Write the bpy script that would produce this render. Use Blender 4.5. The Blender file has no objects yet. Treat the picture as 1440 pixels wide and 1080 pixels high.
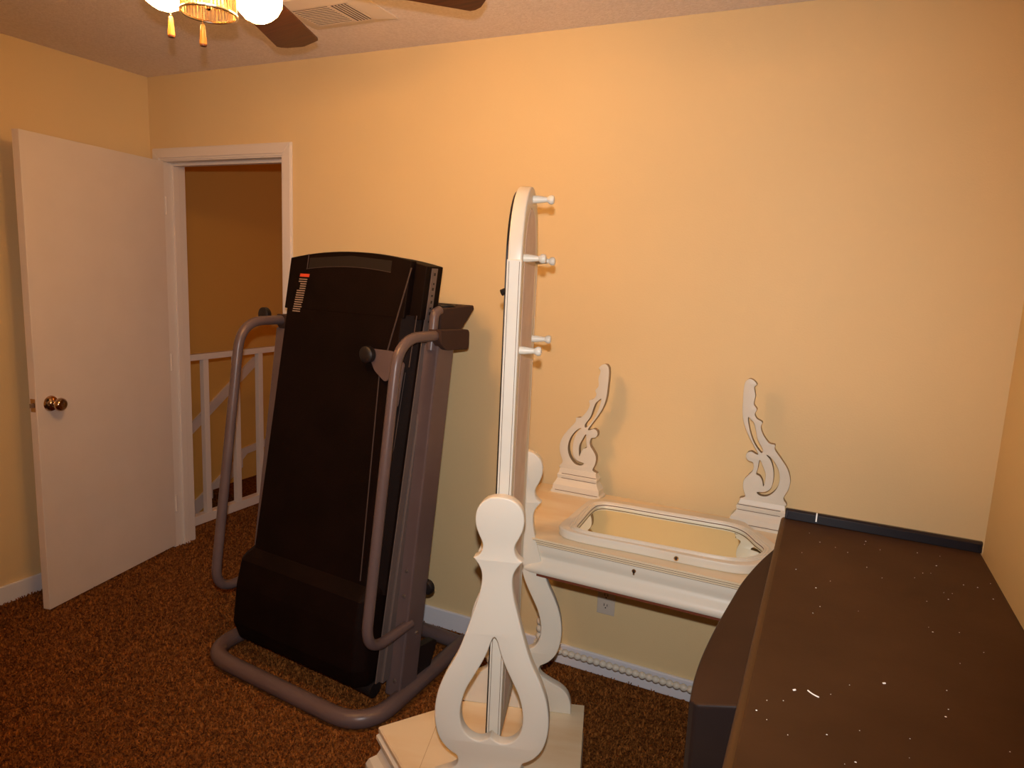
import bpy, bmesh, math, random
from mathutils import Vector, Matrix
random.seed(4)
PI = math.pi
scene = bpy.context.scene
COL = scene.collection

# ------------------------------------------------------------------ camera, world, exposure, lights
scene.view_settings.view_transform = 'Standard'
scene.view_settings.look = 'None'
scene.view_settings.gamma = 1.0
scene.view_settings.exposure = 0.0
CAM = Vector((3.241, -2.4666, 1.5639))
yaw, pitch, roll, FPX = 0.4402, 0.16, 0.0455, 969.0
cy, sy, cp, sp = math.cos(yaw), math.sin(yaw), math.cos(pitch), math.sin(pitch)
fwd = Vector((-sy*cp, cy*cp, -sp)); rt = Vector((cy, sy, 0)); up = rt.cross(fwd)
r2 = rt*math.cos(roll) + up*math.sin(roll); u2 = -rt*math.sin(roll) + up*math.cos(roll)
cd = bpy.data.cameras.new('camera'); cam = bpy.data.objects.new('camera', cd); COL.objects.link(cam)
cd.sensor_width = 36; cd.lens = FPX/1440*36; cd.clip_start = 0.02
m = Matrix((( r2.x, u2.x, -fwd.x, CAM.x), (r2.y, u2.y, -fwd.y, CAM.y), (r2.z, u2.z, -fwd.z, CAM.z), (0,0,0,1)))
cam.matrix_world = m
scene.camera = cam

world = bpy.data.worlds.new('world'); scene.world = world; world.use_nodes = True
world.node_tree.nodes['Background'].inputs[0].default_value = (1.0, 0.62, 0.35, 1)
world.node_tree.nodes['Background'].inputs[1].default_value = 0.03

def light(name, kind, loc, energy, color, size=0.05):
    d = bpy.data.lights.new(name, kind); o = bpy.data.objects.new(name, d); COL.objects.link(o)
    o.location = loc; d.energy = energy; d.color = color
    if kind in ('POINT', 'SPOT'): d.shadow_soft_size = size
    return o
FLASH = 99
# the camera's own flash, just above the lens
fl = light('camera_flash', 'SPOT', CAM + u2*0.085 - fwd*0.01, FLASH, (1.0, 0.965, 0.96), 0.012)
fl.data.spot_size = math.radians(100); fl.data.spot_blend = 0.88
fl.matrix_world = Matrix.Translation(fl.location) @ m.to_3x3().to_4x4()
FAN_POWER = 88.0
hall_fill = light('hall_fill_light', 'POINT', (0.9, 1.9, 2.25), 5.0, (1.0, 0.36, 0.07), 0.08)  # unseen warm fill, added to lift the hall wall's colour

# ------------------------------------------------------------------ materials
def mat(name, color, rough=0.6, metal=0.0, color2=None, nscale=8.0, bump=0.0, bscale=200.0, detail=4.0,
        stretch=None, spec=0.5, lo=0.35, hi=0.7, coat=0.0, emit=None, estr=0.0, trans=0.0, ior=1.45):
    M = bpy.data.materials.new(name); M.use_nodes = True
    nt = M.node_tree; N = nt.nodes; L = nt.links; b = N['Principled BSDF']
    b.inputs['Base Color'].default_value = (*color, 1)
    b.inputs['Roughness'].default_value = rough; b.inputs['Metallic'].default_value = metal
    b.inputs['Specular IOR Level'].default_value = spec; b.inputs['Coat Weight'].default_value = coat
    b.inputs['Transmission Weight'].default_value = trans; b.inputs['IOR'].default_value = ior
    if emit:
        b.inputs['Emission Color'].default_value = (*emit, 1); b.inputs['Emission Strength'].default_value = estr
    tc = N.new('ShaderNodeTexCoord'); src = tc.outputs['Object']
    if stretch:
        mp = N.new('ShaderNodeMapping'); mp.inputs['Scale'].default_value = stretch
        L.new(src, mp.inputs[0]); src = mp.outputs[0]
    if color2:
        n = N.new('ShaderNodeTexNoise'); n.inputs['Scale'].default_value = nscale; n.inputs['Detail'].default_value = detail
        L.new(src, n.inputs['Vector'])
        cr = N.new('ShaderNodeValToRGB'); cr.color_ramp.elements[0].position = lo; cr.color_ramp.elements[1].position = hi
        cr.color_ramp.elements[0].color = (*color, 1); cr.color_ramp.elements[1].color = (*color2, 1)
        L.new(n.outputs['Fac'], cr.inputs[0]); L.new(cr.outputs[0], b.inputs['Base Color'])
    if bump:
        n = N.new('ShaderNodeTexNoise'); n.inputs['Scale'].default_value = bscale; n.inputs['Detail'].default_value = 2
        L.new(src, n.inputs['Vector'])
        bp = N.new('ShaderNodeBump'); bp.inputs['Strength'].default_value = bump; bp.inputs['Distance'].default_value = 0.004
        L.new(n.outputs['Fac'], bp.inputs['Height']); L.new(bp.outputs[0], b.inputs['Normal'])
    return M

M_wall = mat('wall_paint', (0.80, 0.62, 0.335), 0.62, color2=(0.78, 0.60, 0.32), nscale=2, bump=0.12, bscale=160, spec=0.35)
M_ceil = mat('popcorn_ceiling', (0.92, 0.83, 0.80), 0.9, color2=(0.82, 0.73, 0.69), nscale=90, bump=0.9, bscale=120, spec=0.1)
M_trim = mat('white_trim_paint', (0.80, 0.74, 0.68), 0.4, bump=0.03, bscale=40)
M_door = mat('white_door_paint', (0.80, 0.73, 0.66), 0.5, color2=(0.77, 0.70, 0.63), nscale=6, bump=0.05, bscale=60, spec=0.35)
M_base = mat('baseboard_paint', (0.80, 0.80, 0.84), 0.4)
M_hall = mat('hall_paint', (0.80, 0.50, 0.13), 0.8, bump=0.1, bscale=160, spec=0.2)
M_carpet = mat('brown_carpet', (0.24, 0.085, 0.018), 0.95, color2=(0.08, 0.025, 0.007), nscale=75, bump=1.0, bscale=130, spec=0.05, lo=0.4, hi=0.62)
M_fibre = mat('carpet_fibre', (0.36, 0.135, 0.032), 0.9, color2=(0.12, 0.038, 0.010), nscale=65, spec=0.05, lo=0.38, hi=0.62)
M_cream = mat('antique_cream_paint', (0.74, 0.70, 0.59), 0.38, color2=(0.68, 0.59, 0.44), nscale=3.2, detail=5, lo=0.52, hi=0.85, spec=0.5)
M_creamtop = mat('antique_cream_worn_top', (0.80, 0.68, 0.47), 0.34, color2=(0.70, 0.50, 0.26), nscale=5, detail=5, lo=0.45, hi=0.8, stretch=(0.5, 2.5, 1))
M_glaze = mat('brown_glaze_line', (0.16, 0.09, 0.05), 0.7)
M_seam = mat('board_seam_line', (0.50, 0.36, 0.19), 0.6)
M_edge = mat('shaded_glazed_edge', (0.36, 0.27, 0.17), 0.6)  # shade on the scrolls' carved sides painted in as darker, glazed cream
M_rawwood = mat('unpainted_drawer_edge', (0.16, 0.035, 0.012), 0.7)
M_kraft = mat('grey_brown_backing_paper', (0.74, 0.62, 0.54), 0.75, color2=(0.82, 0.71, 0.64), nscale=14, bump=0.5, bscale=9, detail=6)
M_mirror = mat('mirror_glass', (0.90, 0.92, 0.80), 0.015, 1.0)
M_dark = mat('mirror_dark_edge', (0.012, 0.010, 0.009), 0.3)
M_tvtop = mat('dusty_brown_plastic', (0.044, 0.019, 0.0065), 0.62, color2=(0.066, 0.030, 0.011), nscale=3.5, detail=7, bump=0.05, bscale=60, spec=0.16)
M_tvblk = mat('black_plastic', (0.018, 0.0115, 0.0105), 0.36, color2=(0.024, 0.015, 0.012), nscale=5, spec=0.30)
M_tvband = mat('highlit_brown_rim', (0.070, 0.032, 0.010), 0.5, spec=0.2)  # highlight along the panel's left rim put into a lighter brown
M_tvdust = mat('dusty_black_plastic', (0.036, 0.0165, 0.0085), 0.6, color2=(0.048, 0.023, 0.012), nscale=6, detail=6, spec=0.15)
M_gloss = mat('gloss_black_plastic', (0.012, 0.011, 0.014), 0.14, spec=0.6, coat=0.4)
M_chip = mat('white_chip', (0.9, 0.88, 0.82), 0.5)
M_tmblk = mat('treadmill_black_plastic', (0.006, 0.0028, 0.002), 0.6, color2=(0.009, 0.004, 0.003), nscale=7, bump=0.25, bscale=300, spec=0.10)
M_tmedge = mat('treadmill_edge_line', (0.075, 0.05, 0.042), 0.4)
M_tmgrey = mat('treadmill_grey_paint', (0.130, 0.092, 0.090), 0.34, color2=(0.115, 0.080, 0.078), nscale=10, spec=0.5)
M_silver = mat('treadmill_silver_strip', (0.16, 0.125, 0.115), 0.4, 0.2)
M_foam = mat('brown_black_foam', (0.045, 0.020, 0.012), 0.9)
M_rubber = mat('black_rubber', (0.012, 0.009, 0.009), 0.5)
M_steel = mat('bolt_steel', (0.35, 0.30, 0.27), 0.3, 0.8)
M_red = mat('red_label', (0.75, 0.08, 0.03), 0.5)
M_print = mat('printed_white_text', (0.42, 0.30, 0.22), 0.6)
M_brass = mat('aged_brass', (0.62, 0.45, 0.24), 0.18, 1.0)
M_bronze = mat('satin_nickel_bronze', (0.50, 0.36, 0.24), 0.14, 1.0)
M_blade = mat('dark_cherry_blade', (0.11, 0.026, 0.007), 0.4, color2=(0.055, 0.012, 0.004), nscale=9, stretch=(1, 12, 1), detail=5)
M_pull = mat('golden_oak_pull', (0.42, 0.19, 0.045), 0.35, color2=(0.30, 0.12, 0.025), nscale=30, stretch=(3, 3, .4))
M_pullend = mat('pull_dark_end', (0.12, 0.035, 0.012), 0.5)
M_chain = mat('pull_chain', (0.95, 0.85, 0.65), 0.2, 1.0)
M_amber = mat('ribbed_glass', (0.90, 0.66, 0.34), 0.08, 0.0, trans=0.75, ior=1.45)
M_vent = mat('vent_enamel', (0.78, 0.68, 0.58), 0.5)
M_ventdk = mat('vent_inside', (0.05, 0.035, 0.04), 0.8)
M_ivory = mat('ivory_plate', (0.62, 0.55, 0.46), 0.4)
M_slot = mat('outlet_slots', (0.03, 0.02, 0.015), 0.6)
M_shade = mat('glowing_glass_shade', (0.95, 0.85, 0.65), 0.4, emit=(1.0, 0.50, 0.16), estr=FAN_POWER)

# ------------------------------------------------------------------ helpers
def link_mesh(name, bm, material, parent=None, bevel=0.0, smooth=False, seg=2, mats=None):
    bmesh.ops.recalc_face_normals(bm, faces=bm.faces[:])
    me = bpy.data.meshes.new(name); bm.to_mesh(me); bm.free()
    return link_data(name, me, material, parent, bevel, smooth, seg, mats)
def link_data(name, me, material, parent=None, bevel=0.0, smooth=False, seg=2, mats=None):
    if mats:
        for k in mats: me.materials.append(k)
    else: me.materials.append(material)
    o = bpy.data.objects.new(name, me); COL.objects.link(o)
    if parent: o.parent = parent
    if bevel:
        md = o.modifiers.new('bevel', 'BEVEL'); md.width = bevel; md.segments = seg; md.limit_method = 'ANGLE'; md.angle_limit = 0.6
    if smooth:
        for p in me.polygons: p.use_smooth = True
        try: me.set_sharp_from_angle(angle=0.7)
        except Exception: pass
    return o
def thing(name, label, cat, loc=(0,0,0), rz=0.0, group=None):
    o = bpy.data.objects.new(name, None); COL.objects.link(o); o.empty_display_size = 0.05
    o.location = loc; o.rotation_euler = (0, 0, rz); o['label'] = label; o['category'] = cat
    if group: o['group'] = group
    return o
def tag(o, label, cat, group=None, kind=None):
    o['label'] = label; o['category'] = cat
    if group: o['group'] = group
    if kind: o['kind'] = kind
    return o
def struct(name, bm, material, bevel=0.0, label=None):
    o = link_mesh(name, bm, material, None, bevel); o['kind'] = 'structure'
    if label: o['label'] = label
    o['category'] = name.split('_')[0]
    return o
def BM(): return bmesh.new()
def box(bm, x0, x1, y0, y1, z0, z1, T=None, mi=0):
    vs = [Vector((x, y, z)) for x in (x0, x1) for y in (y0, y1) for z in (z0, z1)]
    if T: vs = [T(v) for v in vs]
    v = [bm.verts.new(p) for p in vs]
    for f in ((0,1,3,2),(4,6,7,5),(0,4,5,1),(2,3,7,6),(0,2,6,4),(1,5,7,3)):
        fa = bm.faces.new([v[i] for i in f]); fa.material_index = mi
    return v
def prism(bm, pts, z0, z1, T=None):
    """polygon pts in a plane, extruded; T maps (a, b, depth) to space"""
    T = T or (lambda v: v)
    a = [bm.verts.new(T(Vector((p[0], p[1], z0)))) for p in pts]
    b = [bm.verts.new(T(Vector((p[0], p[1], z1)))) for p in pts]
    bm.faces.new(a); bm.faces.new(b[::-1]); n = len(pts)
    for i in range(n): bm.faces.new([a[i], b[i], b[(i+1) % n], a[(i+1) % n]])
def catmull(pts, n=6, closed=False):
    P = [Vector(p) for p in pts]; out = []; N = len(P)
    rng = range(N) if closed else range(N-1)
    for i in rng:
        if closed: p0, p1, p2, p3 = P[i-1], P[i], P[(i+1) % N], P[(i+2) % N]
        else: p0, p1, p2, p3 = P[max(i-1, 0)], P[i], P[i+1], P[min(i+2, N-1)]
        for k in range(n):
            t = k/n
            out.append(0.5*((2*p1) + (p2-p0)*t + (2*p0-5*p1+4*p2-p3)*t*t + (3*p1-p0-3*p2+p3)*t**3))
    if not closed: out.append(P[-1])
    return out
def tube(bm, pts, r, seg=14, cap=True, squash=1.0):
    pts = [Vector(p) for p in pts]; rings = []
    t0 = (pts[1]-pts[0]).normalized()
    n = t0.cross(Vector((0, 0, 1))); n = n.normalized() if n.length > 1e-3 else Vector((1, 0, 0))
    for i, p in enumerate(pts):
        t = (pts[min(i+1, len(pts)-1)] - pts[max(i-1, 0)]).normalized()
        n = (n - t*n.dot(t)).normalized(); b = t.cross(n)
        rr = r[i] if isinstance(r, (list, tuple)) else r
        rings.append([bm.verts.new(p + (n*math.cos(2*PI*k/seg) + b*math.sin(2*PI*k/seg)*squash)*rr) for k in range(seg)])
    for i in range(len(rings)-1):
        for k in range(seg):
            bm.faces.new([rings[i][k], rings[i][(k+1) % seg], rings[i+1][(k+1) % seg], rings[i+1][k]])
    if cap: bm.faces.new(rings[0]); bm.faces.new(rings[-1][::-1])
def lathe(bm, prof, T=None, seg=24, cap=True):
    """prof: list of (radius, z)"""
    T = T or (lambda v: v); rings = []
    for r, z in prof:
        r = max(r, 1e-4)
        rings.append([bm.verts.new(T(Vector((r*math.cos(2*PI*k/seg), r*math.sin(2*PI*k/seg), z)))) for k in range(seg)])
    for i in range(len(rings)-1):
        for k in range(seg):
            bm.faces.new([rings[i][k], rings[i][(k+1) % seg], rings[i+1][(k+1) % seg], rings[i+1][k]])
    if cap: bm.faces.new(rings[0][::-1]); bm.faces.new(rings[-1])
def cut_shape(loops, half, bev, T, res=2):
    """a board of thickness 2*half cut to closed outlines (first outer, then holes) with rounded edges, mapped by T"""
    cu = bpy.data.curves.new('tmp', 'CURVE'); cu.dimensions = '2D'; cu.fill_mode = 'BOTH'
    cu.extrude = half-bev; cu.bevel_depth = bev; cu.bevel_resolution = res; cu.offset = -bev
    for lp in loops:
        s = cu.splines.new('POLY'); s.points.add(len(lp)-1)
        for i, p in enumerate(lp): s.points[i].co = (p[0], p[1], 0, 1)
        s.use_cyclic_u = True
    o = bpy.data.objects.new('tmp', cu); COL.objects.link(o)
    bpy.context.view_layer.update()
    dg = bpy.context.evaluated_depsgraph_get()
    me = bpy.data.meshes.new_from_object(o.evaluated_get(dg))
    bpy.data.objects.remove(o); bpy.data.curves.remove(cu)
    me.materials.clear()
    bm = bmesh.new(); bm.from_mesh(me); bpy.data.meshes.remove(me)
    bmesh.ops.remove_doubles(bm, verts=bm.verts[:], dist=1e-5)
    for v in bm.verts: v.co = T(v.co)
    return bm
def offset_poly(pts, d, w=None):
    """grow a polygon (counter-clockwise) outward by d, each edge weighted by w"""
    if w:
        n = len(pts); out = []
        for i in range(n):
            p0, p1, p2 = (Vector(pts[i-1][:2]), Vector(pts[i][:2]), Vector(pts[(i+1) % n][:2]))
            a = (p1-p0).normalized(); b = (p2-p1).normalized(); da, db = d*w[i-1], d*w[i]
            na = Vector((a.y, -a.x)); nb = Vector((b.y, -b.x)); qa, qb = p1+na*da, p1+nb*db
            den = a.x*b.y-a.y*b.x; t = ((qb.x-qa.x)*b.y-(qb.y-qa.y)*b.x)/den
            q = qa+a*t; out.append((q.x, q.y))
        return out
    n = len(pts); out = []
    for i in range(n):
        p0, p1, p2 = (Vector(pts[i-1][:2]), Vector(pts[i][:2]), Vector(pts[(i+1) % n][:2]))
        a = (p1-p0).normalized(); b = (p2-p1).normalized()
        na = Vector((a.y, -a.x)); nb = Vector((b.y, -b.x)); s = (na+nb)
        k = d/(1+na.dot(nb)); out.append((p1.x+s.x*k, p1.y+s.y*k))
    return out
def loft(bm, rings):
    R = [[bm.verts.new(Vector(p)) for p in r] for r in rings]; n = len(R[0])
    for i in range(len(R)-1):
        for k in range(n): bm.faces.new([R[i][k], R[i][(k+1) % n], R[i+1][(k+1) % n], R[i+1][k]])
    bm.faces.new(R[0][::-1]); bm.faces.new(R[-1])

# ------------------------------------------------------------------ the room
W, H, YF = 3.713, 2.44, -3.4
DX0, DX1, DH, TH = 0.095, 0.877, 2.033, 0.12
bm = BM(); box(bm, 0.0, W, YF, TH, -0.05, 0.0); box(bm, -0.12, DX1+0.7, TH, 2.6, -0.05, 0)
struct('floor', bm, M_carpet)
bm = BM(); box(bm, -1.4, W, YF, 2.7, H, H+0.1); struct('ceiling', bm, M_ceil)
bm = BM()
box(bm, -0.1, DX0-0.019, 0, TH, -0.05, H); box(bm, DX1+0.019, W+0.1, 0, TH, -0.05, H); box(bm, DX0-0.019, DX1+0.019, 0, TH, DH+0.019, H)
struct('wall_back', bm, M_wall)
bm = BM(); box(bm, -0.1, 0, YF, 0, -0.05, H); struct('wall_left', bm, M_wall)
bm = BM(); box(bm, W, W+0.1, YF, 0, -0.05, H); struct('wall_right', bm, M_wall)
bm = BM(); box(bm, -0.1, W+0.1, YF-0.1, YF, -0.05, H); struct('wall_front', bm, M_wall)
# hall and stairwell beyond the doorway
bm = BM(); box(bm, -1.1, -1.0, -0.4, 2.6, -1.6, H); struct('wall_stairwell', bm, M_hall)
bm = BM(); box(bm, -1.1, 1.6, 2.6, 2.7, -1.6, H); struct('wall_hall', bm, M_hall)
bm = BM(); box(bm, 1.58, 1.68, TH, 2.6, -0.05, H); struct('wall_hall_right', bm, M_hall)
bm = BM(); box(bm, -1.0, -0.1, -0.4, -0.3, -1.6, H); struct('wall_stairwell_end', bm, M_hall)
bm = BM()
box(bm, -1.0, -0.12, 1.18, 2.6, -0.4, -0.19)
for k in range(6): box(bm, -1.0, -0.12, 1.18-0.25*(k+1), 1.18-0.25*k, -1.6, -0.19*(k+2))
st = struct('floor_stairs', bm, M_carpet, label='brown carpeted stairs going down beyond the white railing')
bm = BM()
for y0, z0, y1, z1, h in ((0.55, -0.05, 1.62, 0.72, 0.085), (0.55, -0.62, 1.48, -0.08, 0.11)):
    prism(bm, [(y0, z0), (y1, z1), (y1, z1+h), (y0, z0+h)], -1.0, -0.982, lambda v: Vector((v.z, v.x, v.y)))
prism(bm, [(1.40, -0.20), (1.46, -0.20), (1.47, -0.03), (1.53, 0.02), (2.6, 0.12), (2.6, 0.20), (1.40, 0.06)], -1.0, -0.984, lambda v: Vector((v.z, v.x, v.y)))
struct('trim_stairs', bm, M_trim, label='white skirt boards sloping along the stairwell wall')

def baseboard(name, x0, x1, y0, y1):
    bm = BM(); box(bm, x0, x1, y0, y1, 0, 0.085)
    struct(name, bm, M_base, bevel=0.004)
baseboard('baseboard_back', DX1+0.07, W, -0.014, 0.0)
baseboard('baseboard_left', 0, 0.014, YF, 0)
baseboard('baseboard_right', W-0.014, W, YF, -0.014)
# door lining and casing
bm = BM()
box(bm, DX0-0.02, DX0, -0.005, TH+0.005, 0, DH+0.02); box(bm, DX1, DX1+0.02, -0.005, TH+0.005, 0, DH+0.02)
box(bm, DX0, DX1, -0.005, TH+0.005, DH, DH+0.02)
box(bm, DX0, DX0+0.012, 0.045, 0.08, 0, DH); box(bm, DX1-0.012, DX1, 0.045, 0.08, 0, DH); box(bm, DX0+0.012, DX1-0.012, 0.045, 0.08, DH-0.014, DH)
struct('trim_1', bm, M_trim, 0.002, 'white wooden lining of the doorway')
bm = BM(); c = 0.058
for s0, s1, t in ((0.0, c, 0.010), (0.010, c-0.004, 0.016)):
    a0, a1 = DX0-0.006-s1, DX1+0.006+s1
    b0, b1 = DX0-0.006-s0, DX1+0.006+s0
    zt1, zt0 = DH+0.006+s1, DH+0.006+s0
    T = lambda v: Vector((v.x, -v.z, v.y))
    prism(bm, [(a0, 0), (b0, 0), (b0, zt0), (a0, zt1)], 0, t, T)
    prism(bm, [(b1, 0), (a1, 0), (a1, zt1), (b1, zt0)], 0, t, T)
    prism(bm, [(b0, zt0), (b1, zt0), (a1, zt1), (a0, zt1)], 0, t, T)
struct('trim_2', bm, M_trim, 0.0025, 'white mitred casing around the doorway')

# door leaf, hinged at the left jamb and swung into the room
hx, hy = 0.098, -0.004
ang = math.atan2(-0.766-hy, 0.249-hx)      # direction of the leaf (front face edge)
dr = thing('door_1', 'open white flush door with a round bronze knob', 'door', (hx, hy, 0), ang)
dr['kind'] = 'structure'
LW = 0.775
bm = BM(); box(bm, 0.0, LW, -0.036, 0.0, 0.012, 2.035)
link_mesh('door_leaf', bm, M_door, dr, 0.002)
kx, kz = LW-0.065, 0.925
def TK(v): return Vector((kx+v.x, v.z, kz+v.y))
bm = BM()
lathe(bm, [(0.033, 0), (0.034, 0.003), (0.031, 0.009), (0.016, 0.014), (0.0125, 0.018), (0.0125, 0.030), (0.018, 0.036), (0.026, 0.044), (0.0285, 0.054), (0.027, 0.062), (0.021, 0.067), (0.010, 0.066), (0.009, 0.064)], TK, 32)
kn = link_mesh('door_knob', bm, M_bronze, dr, smooth=True); kn['label'] = 'round bronze door knob'
bm = BM(); box(bm, LW-0.0005, LW+0.0015, -0.030, -0.006, kz-0.028, kz+0.028)
pl_ = link_mesh('latch_plate', bm, M_bronze, dr, 0.0006)
bm = BM(); box(bm, LW+0.001, LW+0.012, -0.024, -0.012, kz-0.009, kz+0.009); link_mesh('latch', bm, M_steel, dr, 0.001)
for hz in (0.25, 1.02, 1.82):
    bm = BM(); lathe(bm, [(0.006, hz-0.045), (0.006, hz+0.045)], lambda v: Vector((-0.006+v.x, 0.004+v.y, v.z)), 12)
    link_mesh('hinge', bm, M_door, dr)

# railing in the hall
ra = thing('stair_railing', 'white wooden railing with square balusters beyond the doorway', 'railing', (-0.07, 1.0, 0))
def part(name, x0, x1, y0, y1, z0, z1, material, parent, bev=0.002):
    bm = BM(); box(bm, x0, x1, y0, y1, z0, z1); return link_mesh(name, bm, material, parent, bev)
part('top_rail', -0.035, 0.0, -0.87, 1.0, 0.985, 1.02, M_trim, ra)
part('bottom_rail', -0.05, 0.0, -0.87, 1.0, 0, 0.055, M_trim, ra)
for by in (-0.632, -0.40, -0.212+0.0, 0.02, 0.23, 0.44, 0.65, 0.86):
    part('baluster', -0.034, -0.002, by-0.018, by+0.018, 0.055, 0.985, M_trim, ra, 0.001)

# ------------------------------------------------------------------ carpet pile
def fib():
    me = bpy.data.meshes.new('carpet_tufts'); bm = bmesh.new()
    rnd = random.Random(8)
    poly = [(0.0, -1.9), (1.7, -1.9), (2.45, -1.35), (3.07, -1.35), (3.07, 0.0), (0.0, 0.0)]
    def inside(x, y):
        c = False
        for i in range(len(poly)):
            (x1, y1), (x2, y2) = poly[i], poly[i-1]
            if (y1 > y) != (y2 > y) and x < (x2-x1)*(y-y1)/(y2-y1)+x1: c = not c
        return c
    verts = []; faces = []
    ct, st_ = math.cos(math.radians(5)), math.sin(math.radians(5)); c2, s2 = math.cos(math.radians(17.5)), math.sin(math.radians(17.5))
    def clear(x, y):
        dx, dy = x-1.15, y+0.68; u, v = dx*ct-dy*st_, dx*st_+dy*ct
        if -0.07 < u < 0.83 and -0.045 < v < 0.67 and not (0.00+0.05*v/.64 < u < 0.755-0.04*v/.64 and 0.03 < v < 0.585):
            if not ((u+0.07)+(v+0.045) < 0.08 or (0.83-u)+(v+0.045) < 0.08): return False
        dx, dy = x-2.475, y+0.7985; u, v = dx*c2+dy*s2, -dx*s2+dy*c2
        if u > -0.05 and u < 0.24 and -0.7 < v < 0.33: return False
        for lx in (2.295, 3.235):
            for ly in (-0.525, -0.09):
                if abs(x-lx) < 0.03 and abs(y-ly) < 0.03: return False
        return True
    step = 0.0095; y = -1.9
    while y < 0.9:
        x = 0.0 if y < 0 else 0.0
        x1 = 3.07 if y < -0.02 else 0.88
        if y > -0.02: x = -0.04 if y > 0.12 else 0.11
        while x < x1:
            if (y > -0.02 or inside(x, y)) and clear(x, y):
                px, py = x+rnd.uniform(-.006, .006), y+rnd.uniform(-.006, .006)
                h = rnd.uniform(0.007, 0.015); w = rnd.uniform(0.0022, 0.0042)
                a = rnd.uniform(0, PI); lx, ly = rnd.uniform(-.007, .007), rnd.uniform(-.007, .007)
                k = len(verts)
                for q in range(3):
                    aa = a+q*2*PI/3; verts.append((px+w*math.cos(aa), py+w*math.sin(aa), 0.0))
                for q in range(3):
                    aa = a+q*2*PI/3+0.5; verts.append((px+lx+w*.8*math.cos(aa), py+ly+w*.8*math.sin(aa), h))
                faces += [(k, k+1, k+4, k+3), (k+1, k+2, k+5, k+4), (k+2, k, k+3, k+5), (k+3, k+4, k+5)]
            x += step
        y += step
    me.from_pydata(verts, [], faces); me.materials.append(M_fibre)
    o = bpy.data.objects.new('carpet_pile', me); COL.objects.link(o)
    tag(o, 'shaggy dark brown carpet pile covering the floor', 'carpet', kind='stuff')
fib()

# ------------------------------------------------------------------ ceiling vent, outlet
vt = thing('ceiling_vent', 'rectangular enamel air vent with slats in the ceiling', 'vent', (1.52, -0.42, H))
bm = BM()
T = lambda v: Vector((v.x, v.y, -v.z))
ox, oy, ix, iy = 0.185, 0.130, 0.128, 0.082
loft(bm, [[(-ox, -oy, 0), (ox, -oy, 0), (ox, oy, 0), (-ox, oy, 0)], [(-ox, -oy, -.004), (ox, -oy, -.004), (ox, oy, -.004), (-ox, oy, -.004)],
          [(-ix, -iy, -.014), (ix, -iy, -.014), (ix, iy, -.014), (-ix, iy, -.014)]])
link_mesh('frame', bm, M_vent, vt)
part('grille_back', -0.118, 0.118, -0.072, 0.072, -0.0150, -0.0138, M_ventdk, vt, 0)
part('divider', 0.036, 0.050, -0.075, 0.075, -0.0165, -0.0145, M_vent, vt, 0.001)
for k in range(11):
    y = -0.066+k*0.0132
    part('slat', -0.120, 0.036, y-0.0036, y+0.0026, -0.0160, -0.0148, M_vent, vt, 0)
for k in range(5):
    x = 0.062+k*0.0135
    part('slat', x-0.0028, x+0.0028, -0.072, 0.072, -0.0160, -0.0148, M_vent, vt, 0)

ou = thing('wall_outlet', 'ivory electrical outlet on the wall below the cream vanity', 'outlet', (2.531, 0, 0.315))
part('cover_plate', -0.036, 0.036, -0.006, 0, -0.058, 0.058, M_ivory, ou, 0.003)
for zc in (0.021, -0.021):
    bm = BM(); lathe(bm, [(0.0165, 0.0), (0.0165, 0.003)], lambda v: Vector((v.x, -0.005-v.z, zc+v.y)), 24)
    rc = link_mesh('receptacle', bm, M_ivory, ou)
    bm = BM()
    box(bm, -0.0075, -0.0050, -0.0088, -0.0078, zc-0.001, zc+0.009); box(bm, 0.0050, 0.0075, -0.0088, -0.0078, zc-0.001, zc+0.008)
    lathe(bm, [(0.0026, 0.0078), (0.0026, 0.0088)], lambda v: Vector((v.x, -v.z, zc-0.0075+v.y)), 12)
    link_mesh('slots', bm, M_slot, rc)

# ------------------------------------------------------------------ ceiling fan
FX, FY, FZ = 1.878, -1.268, 2.10
fan = thing('ceiling_fan', 'ceiling fan with dark cherry blades and glowing glass light shades', 'ceiling fan', (FX, FY, H))
z = lambda a: a-H+0.072
bm = BM(); lathe(bm, [(0.075, 0), (0.070, -0.015), (0.020, -0.03), (0.013, -0.035), (0.013, -0.055), (0.05, -0.06), (0.115, z(2.30)), (0.125, z(2.25)), (0.115, z(2.20)), (0.075, z(2.175)), (0.062, z(2.17)), (0.062, z(2.12)), (0.056, z(2.112))], None, 40)
link_mesh('motor_housing', bm, M_brass, fan, smooth=True)
BZ = 2.166
for k in range(5):
    a = math.radians(114.5+72*k); ca, sa = math.cos(a), math.sin(a)
    tw = math.radians(-8)
    def TB(v): 
        w, t = v.y, v.z
        return Vector((v.x*ca - w*math.cos(tw)*sa, v.x*sa + w*math.cos(tw)*ca, z(BZ) + w*math.sin(tw) + t))
    pts = [(0.19, -0.050), (0.40, -0.062), (0.592, -0.070), (0.604, -0.068), (0.610, -0.060), (0.642, -0.014), (0.644, -0.004), (0.640, 0.040), (0.630, 0.058), (0.618, 0.067), (0.40, 0.062), (0.19, 0.050)]
    bm = BM(); prism(bm, pts, -0.003, 0.003, TB)
    bl = link_mesh('blade', bm, M_blade, fan, 0.0012)
    bm = BM()
    prism(bm, [(0.09, -0.018), (0.17, -0.012), (0.22, -0.045), (0.26, -0.040), (0.28, 0), (0.26, 0.040), (0.22, 0.045), (0.17, 0.012), (0.09, 0.018)], 0.0035, 0.008, TB)
    link_mesh('blade_iron', bm, M_brass, bl, 0.001)
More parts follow.
